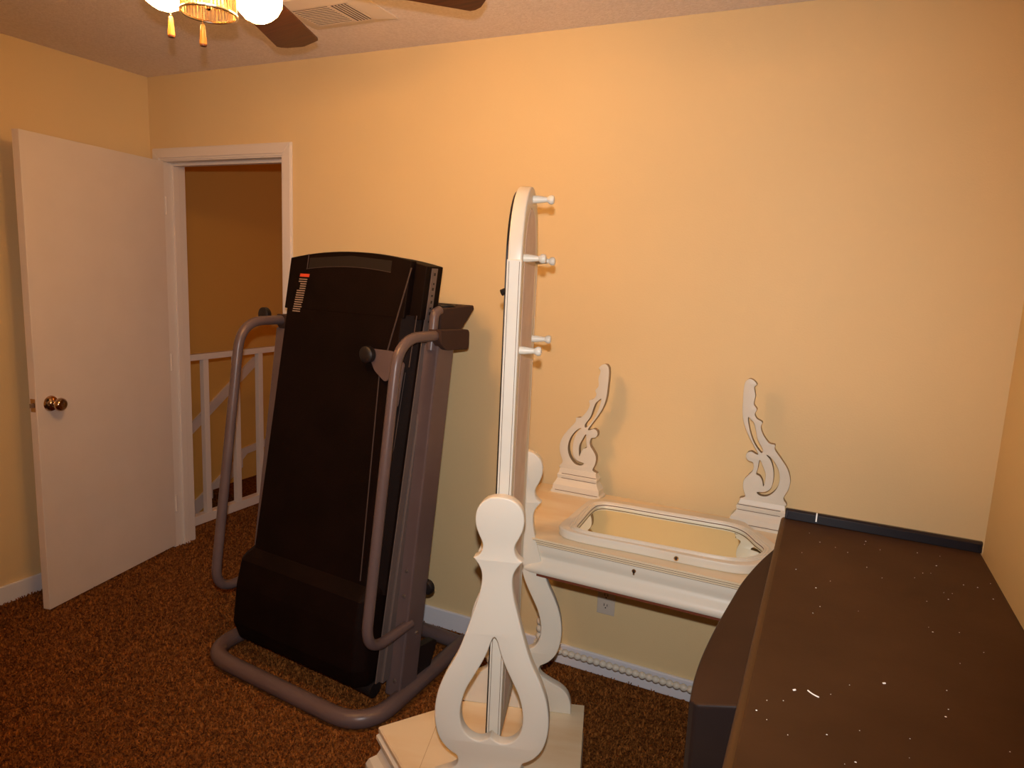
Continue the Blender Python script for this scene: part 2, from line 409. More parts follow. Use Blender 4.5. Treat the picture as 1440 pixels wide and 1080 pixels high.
# ribbed glass cup
bm = BM(); seg = 96; prof = [(0.050, 2.112), (0.056, 2.10), (0.058, 2.07), (0.059, 2.04)]
rings = []
for r, zz in prof:
    rings.append([bm.verts.new(Vector(((r+(0.0012 if k % 2 else -0.0008))*math.cos(2*PI*k/seg), (r+(0.0012 if k % 2 else -0.0008))*math.sin(2*PI*k/seg), z(zz)))) for k in range(seg)])
for i in range(len(rings)-1):
    for k in range(seg): bm.faces.new([rings[i][k], rings[i][(k+1) % seg], rings[i+1][(k+1) % seg], rings[i+1][k]])
gc = link_mesh('ribbed_cup', bm, M_amber, fan)
bm = BM(); tube(bm, [(0.0595*math.cos(2*PI*k/48), 0.0595*math.sin(2*PI*k/48), z(2.038)) for k in range(49)], 0.0032, 8, cap=False)
link_mesh('cup_rim', bm, M_chain, gc, smooth=True)
bm = BM(); lathe(bm, [(0.040, z(2.112)), (0.040, z(2.075)), (0.030, z(2.062)), (0.008, z(2.058)), (0.006, z(2.048)), (0.002, z(2.045))], None, 32)
link_mesh('switch_housing', bm, M_brass, fan, smooth=True)
# shades on their arms
for k in range(3):
    a = yaw + math.radians(-90+16+120*k); ca, sa = math.cos(a), math.sin(a)
    tl = math.radians(38)
    def TS(v, ca=ca, sa=sa):   # v local: axis z downwards-outwards
        r = 0.058 + v.z*math.sin(tl) + v.x*math.cos(tl); zz = 2.180 - v.z*math.cos(tl) + v.x*math.sin(tl)
        return Vector((r*ca - v.y*sa, r*sa + v.y*ca, z(zz)))
    bm = BM(); lathe(bm, [(0.018, -0.02), (0.022, 0.0), (0.024, 0.018), (0.020, 0.024)], TS, 24)
    fit = link_mesh('light_arm', bm, M_brass, fan, smooth=True)
    bm = BM(); lathe(bm, [(0.022, 0.018), (0.034, 0.030), (0.047, 0.050), (0.054, 0.075), (0.055, 0.098), (0.050, 0.120), (0.036, 0.138), (0.018, 0.147), (0.004, 0.149)], TS, 32)
    sh = link_mesh('light_shade', bm, M_shade, fan, smooth=True); sh['label'] = 'glowing frosted glass shade'
# pull chains
for (px, py, zb, zt) in ((1.733-FX+0.03, -1.25-FY-0.025, 2.068-0.072, 2.20), (1.872-FX, -1.335-FY+0.055, 2.037-0.072, 2.08)):
    pc = BM()
    n = int((zt-(zb+0.046))/0.0042)
    for i in range(n):
        zc = z(zb+0.046)+i*0.0042
        lathe(pc, [(0.0004, zc-0.0017), (0.0017, zc), (0.0004, zc+0.0017)], lambda v: Vector((px+v.x, py+v.y, v.z)), 8)
    ch = link_mesh('pull_chain', pc, M_chain, fan, smooth=True)
    bm = BM(); lathe(bm, [(0.0035, z(zb+0.047)), (0.0050, z(zb+0.044)), (0.0062, z(zb+0.030)), (0.0078, z(zb+0.012)), (0.0080, z(zb+0.005))], lambda v: Vector((px+v.x, py+v.y, v.z)), 20)
    pw = link_mesh('pull_knob', bm, M_pull, ch, smooth=True); pw['label'] = 'golden wooden pull knob'
    bm = BM(); lathe(bm, [(0.0080, z(zb+0.005)), (0.0070, z(zb+0.001)), (0.0030, z(zb))], lambda v: Vector((px+v.x, py+v.y, v.z)), 20)
    link_mesh('pull_tip', bm, M_pullend, ch, smooth=True)

# ------------------------------------------------------------------ folded treadmill
tm = thing('treadmill', 'folded black treadmill with grey tube handrails standing by the doorway', 'treadmill', (1.15, -0.68, 0), math.radians(-5))
rb = 0.031
def fillet(pts, r, n=8):
    """round the inner corners of a polyline"""
    P = [Vector(p) for p in pts]; out = [P[0]]
    for i in range(1, len(P)-1):
        a = (P[i-1]-P[i]); b = (P[i+1]-P[i]); rr = min(r, a.length*.49, b.length*.49)
        s, e_ = P[i]+a.normalized()*rr, P[i]+b.normalized()*rr
        for k in range(n+1):
            t = k/n; out.append(s*(1-t)**2 + P[i]*2*t*(1-t) + e_*t*t)
    out.append(P[-1]); return out
bm = BM()
tube(bm, fillet([(0.00, 0.64, rb), (-0.045, -0.012, rb), (0.805, -0.012, rb), (0.76, 0.64, rb)], 0.16, 12), rb, 20)
link_mesh('base_frame', bm, M_tmgrey, tm, smooth=True)
bm = BM(); tube(bm, [(0.01, 0.62, rb), (0.75, 0.62, rb)], rb*.95, 16); link_mesh('base_crossbar', bm, M_tmgrey, tm, smooth=True)
for u0 in (-0.036, 0.725):
    ff = lambda zz: 0.175+0.140*zz
    def TU(v): return Vector((v.x, ff(v.z)+v.y, v.z))
    bm = BM(); box(bm, u0, u0+0.068, 0.0, 0.10, 0.03, 1.30, TU)
    up_ = link_mesh('upright', bm, M_tmgrey, tm, 0.006)
    sgn = 1 if u0 > 0.3 else -1
    fx = u0+0.0685 if sgn > 0 else u0-0.0005
    for zz in (0.09, 0.40, 0.49):
        bm = BM(); lathe(bm, [(0.007, 0), (0.006, 0.004), (0.001, 0.005)], lambda v: Vector((u0+0.04+v.x, ff(zz)-v.z, zz+v.y)), 12)
        link_mesh('bolt', bm, M_steel, up_)
    for zz in (0.25,):
        bm = BM(); lathe(bm, [(0.008, 0), (0.007, 0.004), (0.001, 0.005)], lambda v: Vector((fx+sgn*v.z, ff(zz)+0.06+v.x, zz+v.y)), 12)
        link_mesh('bolt', bm, M_steel, up_)
    # handrail loop
    uu = u0+(0.045 if sgn < 0 else 0.060)
    hr = [(uu, 0.245, 0.295), (uu, 0.130, 0.292), (uu, 0.022, 0.330), (uu, 0.030, 0.470), (uu, 0.135, 1.230), (uu, 0.165, 1.330), (uu, 0.42, 1.330)]
    pts = [hr[0]] + [tuple(p) for p in fillet([hr[0], (uu, 0.005, 0.285), (uu, 0.150, 1.335), (uu, 0.43, 1.332)], 0.11, 12)][1:]
    bm = BM(); tube(bm, pts, 0.0185, 18)
    h = link_mesh('handrail', bm, M_tmgrey, tm, smooth=True)
    bm = BM(); prism(bm, fillet([(0.345, 1.352), (0.345, 1.308), (0.375, 1.282), (0.522, 1.276), (0.522, 1.350), (0.346, 1.355)], 0.018, 4), uu-0.028, uu+0.028, lambda v: Vector((v.z, v.x, v.y)))
    g_ = link_mesh('hand_grip', bm, M_foam, h, 0.012, seg=3)
# deck: underside faces the room
s0 = lambda zz: 0.045+0.180*zz
ZB, ZT = 0.455, 1.585
def TD(v): return Vector((v.x, s0(v.z)+v.y, v.z))
bm = BM()
def sec(zz, ul, ur, dz=0.0):
    return [TD(Vector(p)) for p in ((ul+0.03, 0, zz), (ur-0.055, 0, zz), (ur, 0.05, zz), (ur, 0.085, zz), (ul, 0.085, zz), (ul, 0.05, zz))]
def topz(u, base): 
    t = (u-0.40)/0.33; return base + 0.034*(1-t*t)
secs = [sec(ZB-0.04, 0.068, 0.728), sec(0.9, 0.070, 0.728), sec(1.40, 0.070, 0.730)]
loft(bm, secs); 
link_mesh('deck_pan', bm, M_tmblk, tm, 0.003)
# end cap with arched top
def cap_poly(ul, ur, z0, z1, n=14):
    pts = [(ul, z0), (ur, z0)]
    for i in range(n+1):
        u = ur+(ul-ur)*i/n; pts.append((u, topz(u, z1)))
    return pts
bm = BM(); prism(bm, cap_poly(0.086, 0.686, 1.388, ZT-0.005), -0.001, 0.03, lambda v: Vector((v.x, s0(v.y)+v.z, v.y)))
prism(bm, cap_poly(0.066, 0.735, 1.385, ZT-0.012), 0.03, 0.125, lambda v: Vector((v.x, s0(v.y)+v.z, v.y)))
cap = link_mesh('end_cap', bm, M_tmblk, tm, 0.003)
pts = [(0.58, 1.525), (0.19, 1.545)]
pts = [(0.19, topz(.19, 1.525)), (0.24, topz(.24, 1.525)), (0.40, topz(.4, 1.525)), (0.55, topz(.55, 1.525)), (0.60, topz(.6, 1.525)), (0.60, topz(.6, 1.565)), (0.40, topz(.4, 1.565)), (0.19, topz(.19, 1.565))]
bm = BM(); prism(bm, pts, -0.0022, -0.0008, lambda v: Vector((v.x, s0(v.y)+v.z, v.y)))
link_mesh('handle_recess', bm, M_rubber, cap)
bm = BM(); tube(bm, [Vector((u, s0(topz(u, 1.524))-0.002, topz(u, 1.524))) for u in [0.18+0.021*i for i in range(21)]], 0.0013, 6)
tube(bm, [Vector((0.183, s0(zz)-0.002, zz)) for zz in (1.545, 1.60)], 0.0016, 6)
link_mesh('handle_lip', bm, M_tmedge, cap)
# crease lines of the underside
for (ua, za, ub, zb_, rr) in ((0.692, 1.565, 0.620, 1.20, 0.0028), (0.610, 1.20, 0.650, 0.465, 0.0022), (0.705, 1.20, 0.690, 0.55, 0.0015), (0.722, 1.40, 0.718, 1.22, 0.0018)):
    bm = BM(); oy_ = -0.002 if za > 1.5 else (-0.001 if ua < 0.68 else 0.025)
    tube(bm, [Vector((ua, s0(za)+oy_, za)), Vector(((ua+ub)/2, s0((za+zb_)/2)+oy_, (za+zb_)/2)), Vector((ub, s0(zb_)+oy_, zb_))], rr, 6)
    link_mesh('edge_line', bm, M_tmedge, tm)
# motor hood
bm = BM()
def hs(zz, off, ul, ur, th):
    return [Vector(p) for p in ((ul+0.03, off, zz), (ur-0.03, off, zz), (ur, off+0.035, zz), (ur, off+th, zz), (ul, off+th, zz), (ul, off+0.035, zz))]
loft(bm, [hs(0.085, 0.085, 0.10, 0.70, 0.10), hs(0.105, 0.055, 0.055, 0.722, 0.15), hs(0.17, 0.042, 0.040, 0.725, 0.165), hs(0.32, 0.056, 0.045, 0.725, 0.165), hs(0.415, 0.078, 0.050, 0.722, 0.165), hs(0.432, 0.096, 0.056, 0.720, 0.15), hs(0.455, 0.129, 0.070, 0.705, 0.11)])
link_mesh('motor_hood', bm, M_tmblk, tm, 0.01, seg=3)
bm = BM(); tube(bm, [(0.57, 0.13, 0.082), (0.745-0.02, 0.13, 0.072)], 0.030, 18); link_mesh('roller', bm, M_rubber, tm, smooth=True)
# foot rails on the walking side
for u0 in (0.030, 0.700):
    bm = BM(); box(bm, u0, u0+0.042, 0.088, 0.122, 0.09, 1.385, TD); 
    sr = link_mesh('foot_rail', bm, M_silver, tm, 0.003)
bm = BM(); box(bm, 0.10, 0.68, 0.086, 0.102, 0.15, 1.52, TD); link_mesh('walking_belt', bm, M_rubber, tm)
bm = BM()
box(bm, 0.7285, 0.7335, 0.060, 0.084, 0.10, 1.385, TD); box(bm, 0.7345, 0.7385, 0.058, 0.090, 1.385, 1.566, TD); cs = link_mesh('side_strip', bm, M_silver, cap)
bm = BM()
for i, zz in enumerate((1.345, 1.372, 1.392, 1.412, 1.436, 1.458, 1.478, 1.51)):
    box(bm, 0.7383, 0.7390, 0.070 if i % 3 else 0.072, 0.080, zz+0.03, zz+(0.040 if i % 2 else 0.037), TD)
link_mesh('side_lettering', bm, M_rubber, cs)
# warning label
bm = BM()
def TL_(v): return Vector((v.x - 0.030*(1.52-v.z)/0.16*0.6, s0(v.z)-0.0012+v.y, v.z))
box(bm, 0.150, 0.200, -0.0012, 0.0, 1.512, 1.524, TL_); wl = link_mesh('warning_label', bm, M_red, tm); wl['label'] = 'red headed warning label with white text lines'
bm = BM(); rnd = random.Random(3)
for i in range(15):
    zz = 1.503-i*0.0088
    a = 0.150+(0.012 if i in (2, 3, 4) else 0); x = a
    while x < 0.190:
        w = rnd.uniform(0.003, 0.010); box(bm, x, min(x+w, 0.193), -0.0010, 0.0, zz-0.0022, zz+0.0018, TL_); x += w+0.0016
link_mesh('label_text', bm, M_print, wl)
# storage latch and pivot knobs
bm = BM(); prism(bm, fillet([(0.565, 1.275), (0.66, 1.275), (0.70, 1.27), (0.70, 1.20), (0.655, 1.165), (0.60, 1.20), (0.566, 1.25)], 0.012, 4), -0.020, -0.012, lambda v: Vector((v.x, s0(v.y)+v.z, v.y)))
lb = link_mesh('latch_bracket', bm, M_tmgrey, tm, 0.002)
bm = BM(); lathe(bm, [(0.026, 0), (0.030, 0.006), (0.030, 0.026), (0.024, 0.032), (0.012, 0.034)], lambda v: Vector((0.572+v.x, s0(1.255)-0.018-v.z, 1.255+v.y)), 24)
link_mesh('latch_knob', bm, M_rubber, lb, smooth=True)
bm = BM(); prism(bm, fillet([(0.682, 1.24), (0.716, 1.24), (0.712, 1.08), (0.676, 1.08), (0.683, 1.235)], 0.015, 4), -0.008, 0.004, lambda v: Vector((v.x, s0(v.y)+v.z, v.y)))
link_mesh('latch_lever', bm, M_tmgrey, lb, 0.002)
bm = BM(); lathe(bm, [(0.024, 0), (0.028, 0.005), (0.028, 0.022), (0.022, 0.027)], lambda v: Vector((-0.020+v.x, 0.300-v.z, 1.355+v.y)), 24)
link_mesh('pivot_knob', bm, M_rubber, tm, smooth=True)
# console behind
bm = BM(); prism(bm, [(0.385, 1.425), (0.60, 1.435), (0.605, 1.42), (0.505, 1.33), (0.40, 1.30)], 0.02, 0.775, lambda v: Vector((v.z, v.x, v.y)))
co = link_mesh('console', bm, M_foam, tm, 0.004)
for uc in (0.73, 0.07):
    bm = BM(); tube(bm, [(uc+0.036*math.cos(t*PI/12), 0.475+0.036*math.sin(t*PI/12), 1.4335) for t in range(25)], 0.004, 8, cap=False)
    lathe(bm, [(0.035, 1.4285), (0.035, 1.4335)], lambda v: Vector((uc+v.x, 0.475+v.y, v.z)), 24)
    link_mesh('cup_holder', bm, M_rubber, co)
bm = BM(); tube(bm, fillet([(0.762, 0.355, 1.28), (0.762, 0.372, 1.41), (0.762, 0.40, 1.42)], 0.03, 5), 0.017, 14); link_mesh('console_bracket', bm, M_tmgrey, co, smooth=True)
# rear wheel, foot wedge, adjusting knob
for uc in (0.045, 0.80):
    bm = BM(); lathe(bm, [(0.024, 0), (0.028, 0.006), (0.028, 0.020), (0.022, 0.026)], lambda v: Vector((uc-0.012+v.x, 0.325+v.z, 0.40+v.y)), 20)
    link_mesh('adjusting_knob', bm, M_rubber, tm, smooth=True)
    bm = BM(); prism(bm, [(0.27, 0.055), (0.38, 0.055), (0.42, 0.145), (0.40, 0.16), (0.28, 0.175)], uc-0.05, uc-0.02, lambda v: Vector((v.z, v.x, v.y)))
    link_mesh('rear_bracket', bm, M_rubber, tm, 0.003)

# ------------------------------------------------------------------ cheval mirror
cm = thing('cheval_mirror', 'tall antique cream cheval mirror seen edge-on, with carved stands and pegs on its back', 'mirror', (2.475, -0.7985, 0), math.radians(17.5))
Minv = (Matrix.Translation((2.475, -0.7985, 0)) @ Matrix.Rotation(math.radians(17.5), 4, 'Z')).inverted()
TW = lambda x, y: tuple((Minv @ Vector((x, y, 0)))[:2])
A_, F_, B_ = TW(2.096, -0.885), TW(2.303, -0.581), TW(2.617, -0.470)
R_ = (B_[0], B_[1]-0.86); dA = Vector((F_[0]-A_[0], F_[1]-A_[1])).normalized()
D_ = (A_[0]+dA.y*0.72, A_[1]-dA.x*0.72)
poly = [A_, D_, R_, B_, F_]
def off(d, zz): return [(p[0], p[1], zz) for p in offset_poly(poly, d, (1, 1, 0.12, 0.12, 0.3))]
bm = BM(); loft(bm, [off(-0.004, 0.150), off(0.0, 0.153), off(0.0, 0.166), off(-0.004, 0.170)])
bt = link_mesh('base_top', bm, M_creamtop, cm)
bm = BM(); loft(bm, [off(0.030, 0.060), off(0.026, 0.066), off(0.004, 0.075), off(-0.008, 0.095), off(-0.004, 0.115), off(0.006, 0.130), off(0.006, 0.142), off(-0.006, 0.150)])
link_mesh('base_moulding', bm, M_cream, cm)
bm = BM(); loft(bm, [off(0.036, 0.0), off(0.036, 0.050), off(0.030, 0.060)]); link_mesh('plinth', bm, M_cream, cm)
bm = BM()
ux = -0.216
box(bm, ux-0.0007, ux+0.0007, -0.50, 0.175, 0.1699, 0.1704); link_mesh('board_seam', bm, M_seam, bt)
# lyre-shaped stands
# foot flare, pinched waist, teardrop body, notch tips, round head
h1 = [(0.192, 0.170), (0.190, 0.205), (0.178, 0.236), (0.155, 0.258), (0.118, 0.276), (0.092, 0.292), (0.082, 0.310), (0.086, 0.326), (0.096, 0.332)]
h2 = [(0.096, 0.332), (0.115, 0.346), (0.134, 0.372), (0.145, 0.410), (0.147, 0.455), (0.139, 0.505), (0.121, 0.554), (0.096, 0.605), (0.077, 0.658), (0.058, 0.722), (0.045, 0.768), (0.039, 0.802), (0.039, 0.830), (0.047, 0.851), (0.061, 0.869)]
h3 = [(0.061, 0.869), (0.047, 0.879), (0.040, 0.895), (0.041, 0.911), (0.050, 0.930), (0.058, 0.952), (0.060, 0.976), (0.055, 0.998), (0.042, 1.015), (0.023, 1.026), (0.0, 1.029)]
def sm(h): return [tuple(p) for p in catmull([(a, b, 0) for a, b in h], 5)]
hp = [(p[0], p[1]) for p in sm(h1)] + [(p[0], p[1]) for p in sm(h2)][1:] + [(p[0], p[1]) for p in sm(h3)][1:]
outer = hp + [(-a, b) for a, b in hp[-2::-1]]
hh = [(0.0, 0.665), (0.007, 0.655), (0.018, 0.620), (0.032, 0.587), (0.050, 0.551), (0.067, 0.516), (0.077, 0.482), (0.081, 0.449), (0.078, 0.420), (0.068, 0.397), (0.050, 0.381), (0.028, 0.376), (0.010, 0.383), (0.0, 0.392)]
hq = [(p[0], p[1]) for p in sm(hh)]
hole = hq + [(-a, b) for a, b in hq[-2:0:-1]]
for gc_ in (-0.228, 0.228):
    bm = cut_shape([outer, hole], 0.016, 0.004, lambda v, g0=gc_: Vector((v.x, g0+v.z, v.y)))
    stn = link_mesh('stand', bm, M_cream, cm, smooth=True)
# looking-glass frame
def arch(hw, z0, z1, rise, inset=0.0, n=20):
    pts = [(-hw, z0), (hw, z0)]
    for i in range(n+1):
        a = PI*i/n; pts.append((hw*math.cos(a), z1+rise*math.sin(a)))
    return pts
TM = lambda v: Vector((v.z, v.x-0.012, v.y))
o1, i1 = arch(0.172, 0.335, 1.600, 0.182), arch(0.118, 0.39, 1.600, 0.128)
bm = cut_shape([o1, i1], 0.017, 0.004, TM); fr = link_mesh('mirror_frame', bm, M_cream, cm, smooth=True)
bm = BM()
for sgn in (-1, 1):
    y = -0.012+sgn*0.173
    box(bm, -0.018, 0.018, y-0.0045, y+0.0045, 0.335, 1.595)
esm = link_mesh('side_moulding', bm, M_cream, fr, 0.002)
bm = BM()
for sgn in (-1, 1):
    y = -0.012+sgn*0.1778
    for x_ in (-0.0125, 0.0125): box(bm, x_-0.0006, x_+0.0006, y-0.0004, y+0.0004, 0.34, 1.59)
link_mesh('glaze_line', bm, M_glaze, esm)
bm = BM(); prism(bm, arch(0.117, 0.392, 1.600, 0.127), -0.010, 0.0168, TM); bk = link_mesh('backing_paper', bm, M_kraft, cm); bk['label'] = 'grey-brown paper backing'
bm = BM(); prism(bm, arch(0.160, 0.345, 1.600, 0.170), -0.0235, -0.0165, TM); gl = link_mesh('glass_edge', bm, M_dark, cm)
bm = BM(); prism(bm, arch(0.150, 0.355, 1.600, 0.160), -0.0245, -0.0236, TM); link_mesh('mirror_glass', bm, M_mirror, gl)
bm = BM(); tube(bm, [(-0.02, -0.17, 1.52), (-0.03, -0.175, 1.515)], 0.008, 8); link_mesh('frame_catch', bm, M_dark, fr)
for ya, yb in ((-0.235, -0.17), (0.235, 0.15)):
    bm = BM(); tube(bm, [(0, ya, 0.965), (0, yb, 0.965)], 0.006, 10); link_mesh('pivot_pin', bm, M_steel, cm)
for (yy, zz) in ((-0.150, 1.600), (-0.150, 1.377), (0.120, 1.600), (0.120, 1.382), (-0.012, 1.752)):
    bm = BM(); lathe(bm, [(0.0098, 0.0), (0.0098, 0.012), (0.0072, 0.030), (0.0064, 0.036), (0.0080, 0.038), (0.0112, 0.043), (0.0118, 0.048), (0.0100, 0.053), (0.0045, 0.055)], lambda v: Vector((0.017+v.z, yy+v.x, zz+v.y)), 20)
    link_mesh('peg', bm, M_cream, cm, smooth=True)

# ------------------------------------------------------------------ vanity
VX, VW, VY0, VY1, VZ = 2.765, 1.03, -0.585, -0.045, 0.755
va = thing('vanity_table', 'antique cream vanity table against the back wall with a lying mirror on top', 'table', (VX, 0, 0))
hw = VW/2
prof = [(0.0, 0.755), (0.0, 0.749), (0.004, 0.747), (0.004, 0.741), (0.008, 0.739), (0.008, 0.733), (0.014, 0.730)]
bm = BM()
def rect(d, zz): return [(-hw+d, VY0+d, zz), (hw-d, VY0+d, zz), (hw-d, VY1, zz), (-hw+d, VY1, zz)]
loft(bm, [rect(d, zz) for d, zz in reversed(prof)]); link_mesh('tabletop', bm, M_creamtop, va)
bm = BM()
for d, zz in ((0.0018, 0.748), (0.0058, 0.740), (0.0105, 0.7318)):
    box(bm, -hw+0.004+d, hw-0.004-d, VY0+d-0.0008, VY0+d+0.002, zz-0.0006, zz+0.0006)
link_mesh('moulding_line', bm, M_glaze, va)
# apron and ogee-fronted drawer
bm = BM()
box(bm, -hw+0.03, hw-0.03, VY1-0.02, VY1, 0.63, 0.73); box(bm, -hw+0.02, -hw+0.04, VY0+0.03, VY1, 0.63, 0.73); box(bm, hw-0.04, hw-0.02, VY0+0.03, VY1, 0.63, 0.73)
link_mesh('apron', bm, M_cream, va, 0.002)
op = [(0.014, 0.730), (0.012, 0.722), (0.013, 0.705), (0.018, 0.694), (0.018, 0.688), (0.010, 0.678), (0.0, 0.668), (-0.006, 0.658), (-0.006, 0.648), (-0.001, 0.641)]
bm = BM(); prism(bm, [(VY0+a, b) for a, b in op] + [(VY0+0.05, 0.641), (VY0+0.05, 0.729)], -hw+0.012, hw-0.012, lambda v: Vector((v.z, v.x, v.y)))
dw = link_mesh('drawer_front', bm, M_cream, va, smooth=True)
bm = BM(); box(bm, -hw+0.03, hw-0.03, VY0+0.006, VY0+0.045, 0.630, 0.641); link_mesh('drawer_bottom_edge', bm, M_rawwood, dw)
bm = BM(); lathe(bm, [(0.0062, 0), (0.0062, 0.002)], lambda v: Vector((2.772-VX+v.x, VY0+0.0125-v.z, 0.716+v.y)), 16)
box(bm, 2.772-VX-0.0025, 2.772-VX+0.0025, VY0+0.0105, VY0+0.014, 0.704, 0.714); link_mesh('keyhole', bm, M_brass, dw)
bm = BM(); lathe(bm, [(0.003, 0), (0.003, 0.003)], lambda v: Vector((2.772-VX+v.x, VY0+0.0125-v.z, 0.716+v.y)), 12); link_mesh('keyhole_opening', bm, M_slot, dw)
# bobbin-turned legs and stretchers
def bobbin(p0, p1, r, n, sq=0.0):
    p0, p1 = Vector(p0), Vector(p1); ax = (p1-p0); Ln = ax.length; ax.normalize()
    q = Vector((0, 0, 1)).rotation_difference(ax); prof = []
    for i in range(n):
        for k in range(9):
            t = k/8; prof.append((r*(0.50+0.50*math.sin(PI*t)**0.75), (i+t)/n*Ln))
    bm = BM(); lathe(bm, prof, lambda v: p0 + q @ v, 20); return bm
LZ = (-hw+0.045, hw-0.045)
for lx in LZ:
    for ly in (VY0+0.06, VY1-0.045):
        bm = bobbin((lx, ly, 0.0), (lx, ly, 0.60), 0.017, 19)
        lg = link_mesh('leg', bm, M_cream, va, smooth=True)
        for hb, za, zb in ((0.022, 0.60, 0.735), (0.019, 0.075, 0.125)):
            bm = BM(); box(bm, lx-hb, lx+hb, ly-hb, ly+hb, za, zb); link_mesh('leg_block', bm, M_cream, lg, 0.002)
bm = bobbin((LZ[0]+0.02, VY1-0.045, 0.100), (LZ[1]-0.02, VY1-0.045, 0.100), 0.0135, 35); link_mesh('stretcher', bm, M_cream, va, smooth=True)
for lx in LZ:
    bm = bobbin((lx, VY0+0.08, 0.100), (lx, VY1-0.065, 0.100), 0.0135, 16); link_mesh('stretcher', bm, M_cream, va, smooth=True)

# carved scroll supports
so = [(0.261,0.087),(0.272,0.098),(0.263,0.124),(0.262,0.151),(0.274,0.172),(0.286,0.188),(0.289,0.204),(0.284,0.219),(0.271,0.222),(0.262,0.233),(0.264,0.248),(0.277,0.255),(0.291,0.249),(0.299,0.250),(0.283,0.276),(0.263,0.308),(0.247,0.340),(0.237,0.378),(0.234,0.424),(0.233,0.460),(0.236,0.486),(0.247,0.498),(0.261,0.495),(0.273,0.482),(0.266,0.471),(0.272,0.444),(0.270,0.416),(0.281,0.399),(0.276,0.383),(0.284,0.368),(0.302,0.358),(0.299,0.342),(0.308,0.318),(0.329,0.292),(0.348,0.288),(0.350,0.272),(0.373,0.243),(0.396,0.211),(0.407,0.176),(0.404,0.145),(0.392,0.113),(0.396,0.086)]
sA = [(0.256,0.368),(0.266,0.325),(0.283,0.286),(0.307,0.256),(0.312,0.267),(0.293,0.298),(0.283,0.333),(0.276,0.352),(0.267,0.361)]
sB = [(0.326,0.250),(0.341,0.233),(0.352,0.203),(0.355,0.167),(0.350,0.140),(0.333,0.124),(0.308,0.119),(0.320,0.109),(0.344,0.113),(0.366,0.138),(0.374,0.171),(0.367,0.206),(0.351,0.232),(0.335,0.247)]
sC = [(0.307,0.230),(0.319,0.208),(0.329,0.184),(0.329,0.158),(0.326,0.143),(0.321,0.161),(0.312,0.175),(0.300,0.181),(0.303,0.199),(0.304,0.216)]
SX = 2.74
def scroll(sgn, label):
    t = thing('mirror_support', label, 'mirror support', (SX+sgn*0.32, -0.085, VZ), 0, 'carved scroll supports on the vanity')
    loops = []
    for lp in (so, sA, sB, sC):
        c_ = catmull([(a-0.32, b, 0) for a, b in lp], 4, True)
        loops.append([(p.x, p.y) for p in c_])
    fl_ = lambda a: a if sgn > 0 else -a
    bm = cut_shape(loops, 0.013, 0.0018, lambda v: Vector((fl_(v.x), v.z+0.006, v.y)))
    bm.normal_update()
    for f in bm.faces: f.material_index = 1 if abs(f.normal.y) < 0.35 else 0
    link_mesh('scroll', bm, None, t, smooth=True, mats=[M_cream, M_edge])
    bm = BM()
    R = []
    for x0, x1, yy0, yy1, zz in ((-0.095, 0.100, -0.040, 0.024, 0.0), (-0.095, 0.100, -0.040, 0.024, 0.008), (-0.088, 0.096, -0.036, 0.024, 0.012), (-0.086, 0.094, -0.034, 0.024, 0.030), (-0.076, 0.088, -0.024, 0.024, 0.042), (-0.070, 0.084, -0.018, 0.024, 0.052), (-0.072, 0.085, -0.020, 0.024, 0.066), (-0.066, 0.081, -0.014, 0.024, 0.074), (-0.062, 0.079, -0.010, 0.022, 0.089)):
        R.append([(fl_(x0), yy0, zz), (fl_(x1), yy0, zz), (fl_(x1), yy1, zz), (fl_(x0), yy1, zz)])
    loft(bm, R); pb = link_mesh('plinth', bm, M_cream, t)
    bm = BM()
    for zz, yy in ((0.0105, -0.0392), (0.0535, -0.0195), (0.071, -0.0185)): box(bm, -0.084 if zz < .03 else -0.068, 0.084 if zz < .03 else 0.068, yy-0.0003, yy+0.002, zz-0.0007, zz+0.0007)
    link_mesh('glaze_line', bm, M_glaze, pb)
scroll(-1, 'carved cream scroll support at the left rear of the vanity top')
scroll(1, 'carved cream scroll support at the right of the vanity top, next to the dark cabinet')

# mirror lying on the vanity
lm = thing('vanity_mirror', 'cream framed mirror lying flat on the vanity table top', 'mirror', (2.82, -0.35, VZ))
mo = [(2.505,-0.500),(2.504,-0.417),(2.503,-0.260),(2.512,-0.209),(2.548,-0.178),(2.673,-0.160),(2.853,-0.139),(2.977,-0.138),(3.024,-0.149),(3.049,-0.185),(3.096,-0.246),(3.134,-0.304),(3.148,-0.346),(3.146,-0.391),(3.132,-0.444),(3.099,-0.498),(3.054,-0.527),(2.982,-0.536),(2.911,-0.539),(2.775,-0.541),(2.695,-0.545),(2.612,-0.549),(2.552,-0.544),(2.521,-0.528)]
mi_ = [(2.560,-0.490),(2.553,-0.420),(2.545,-0.299),(2.555,-0.248),(2.600,-0.229),(2.752,-0.222),(2.927,-0.211),(2.990,-0.211),(3.036,-0.239),(3.076,-0.306),(3.100,-0.342),(3.106,-0.367),(3.098,-0.410),(3.072,-0.455),(3.040,-0.480),(2.985,-0.492),(2.906,-0.496),(2.823,-0.500),(2.717,-0.506),(2.620,-0.512),(2.580,-0.506)]
def lpx(l, k=4): return [(p.x, p.y) for p in catmull([(a-2.82, b+0.35, 0) for a, b in l], k, True)]
bm = cut_shape([lpx(mo), lpx(mi_)], 0.014, 0.004, lambda v: Vector((v.x, v.y, 0.0142+v.z)))
mf = link_mesh('frame', bm, M_cream, lm, smooth=True)
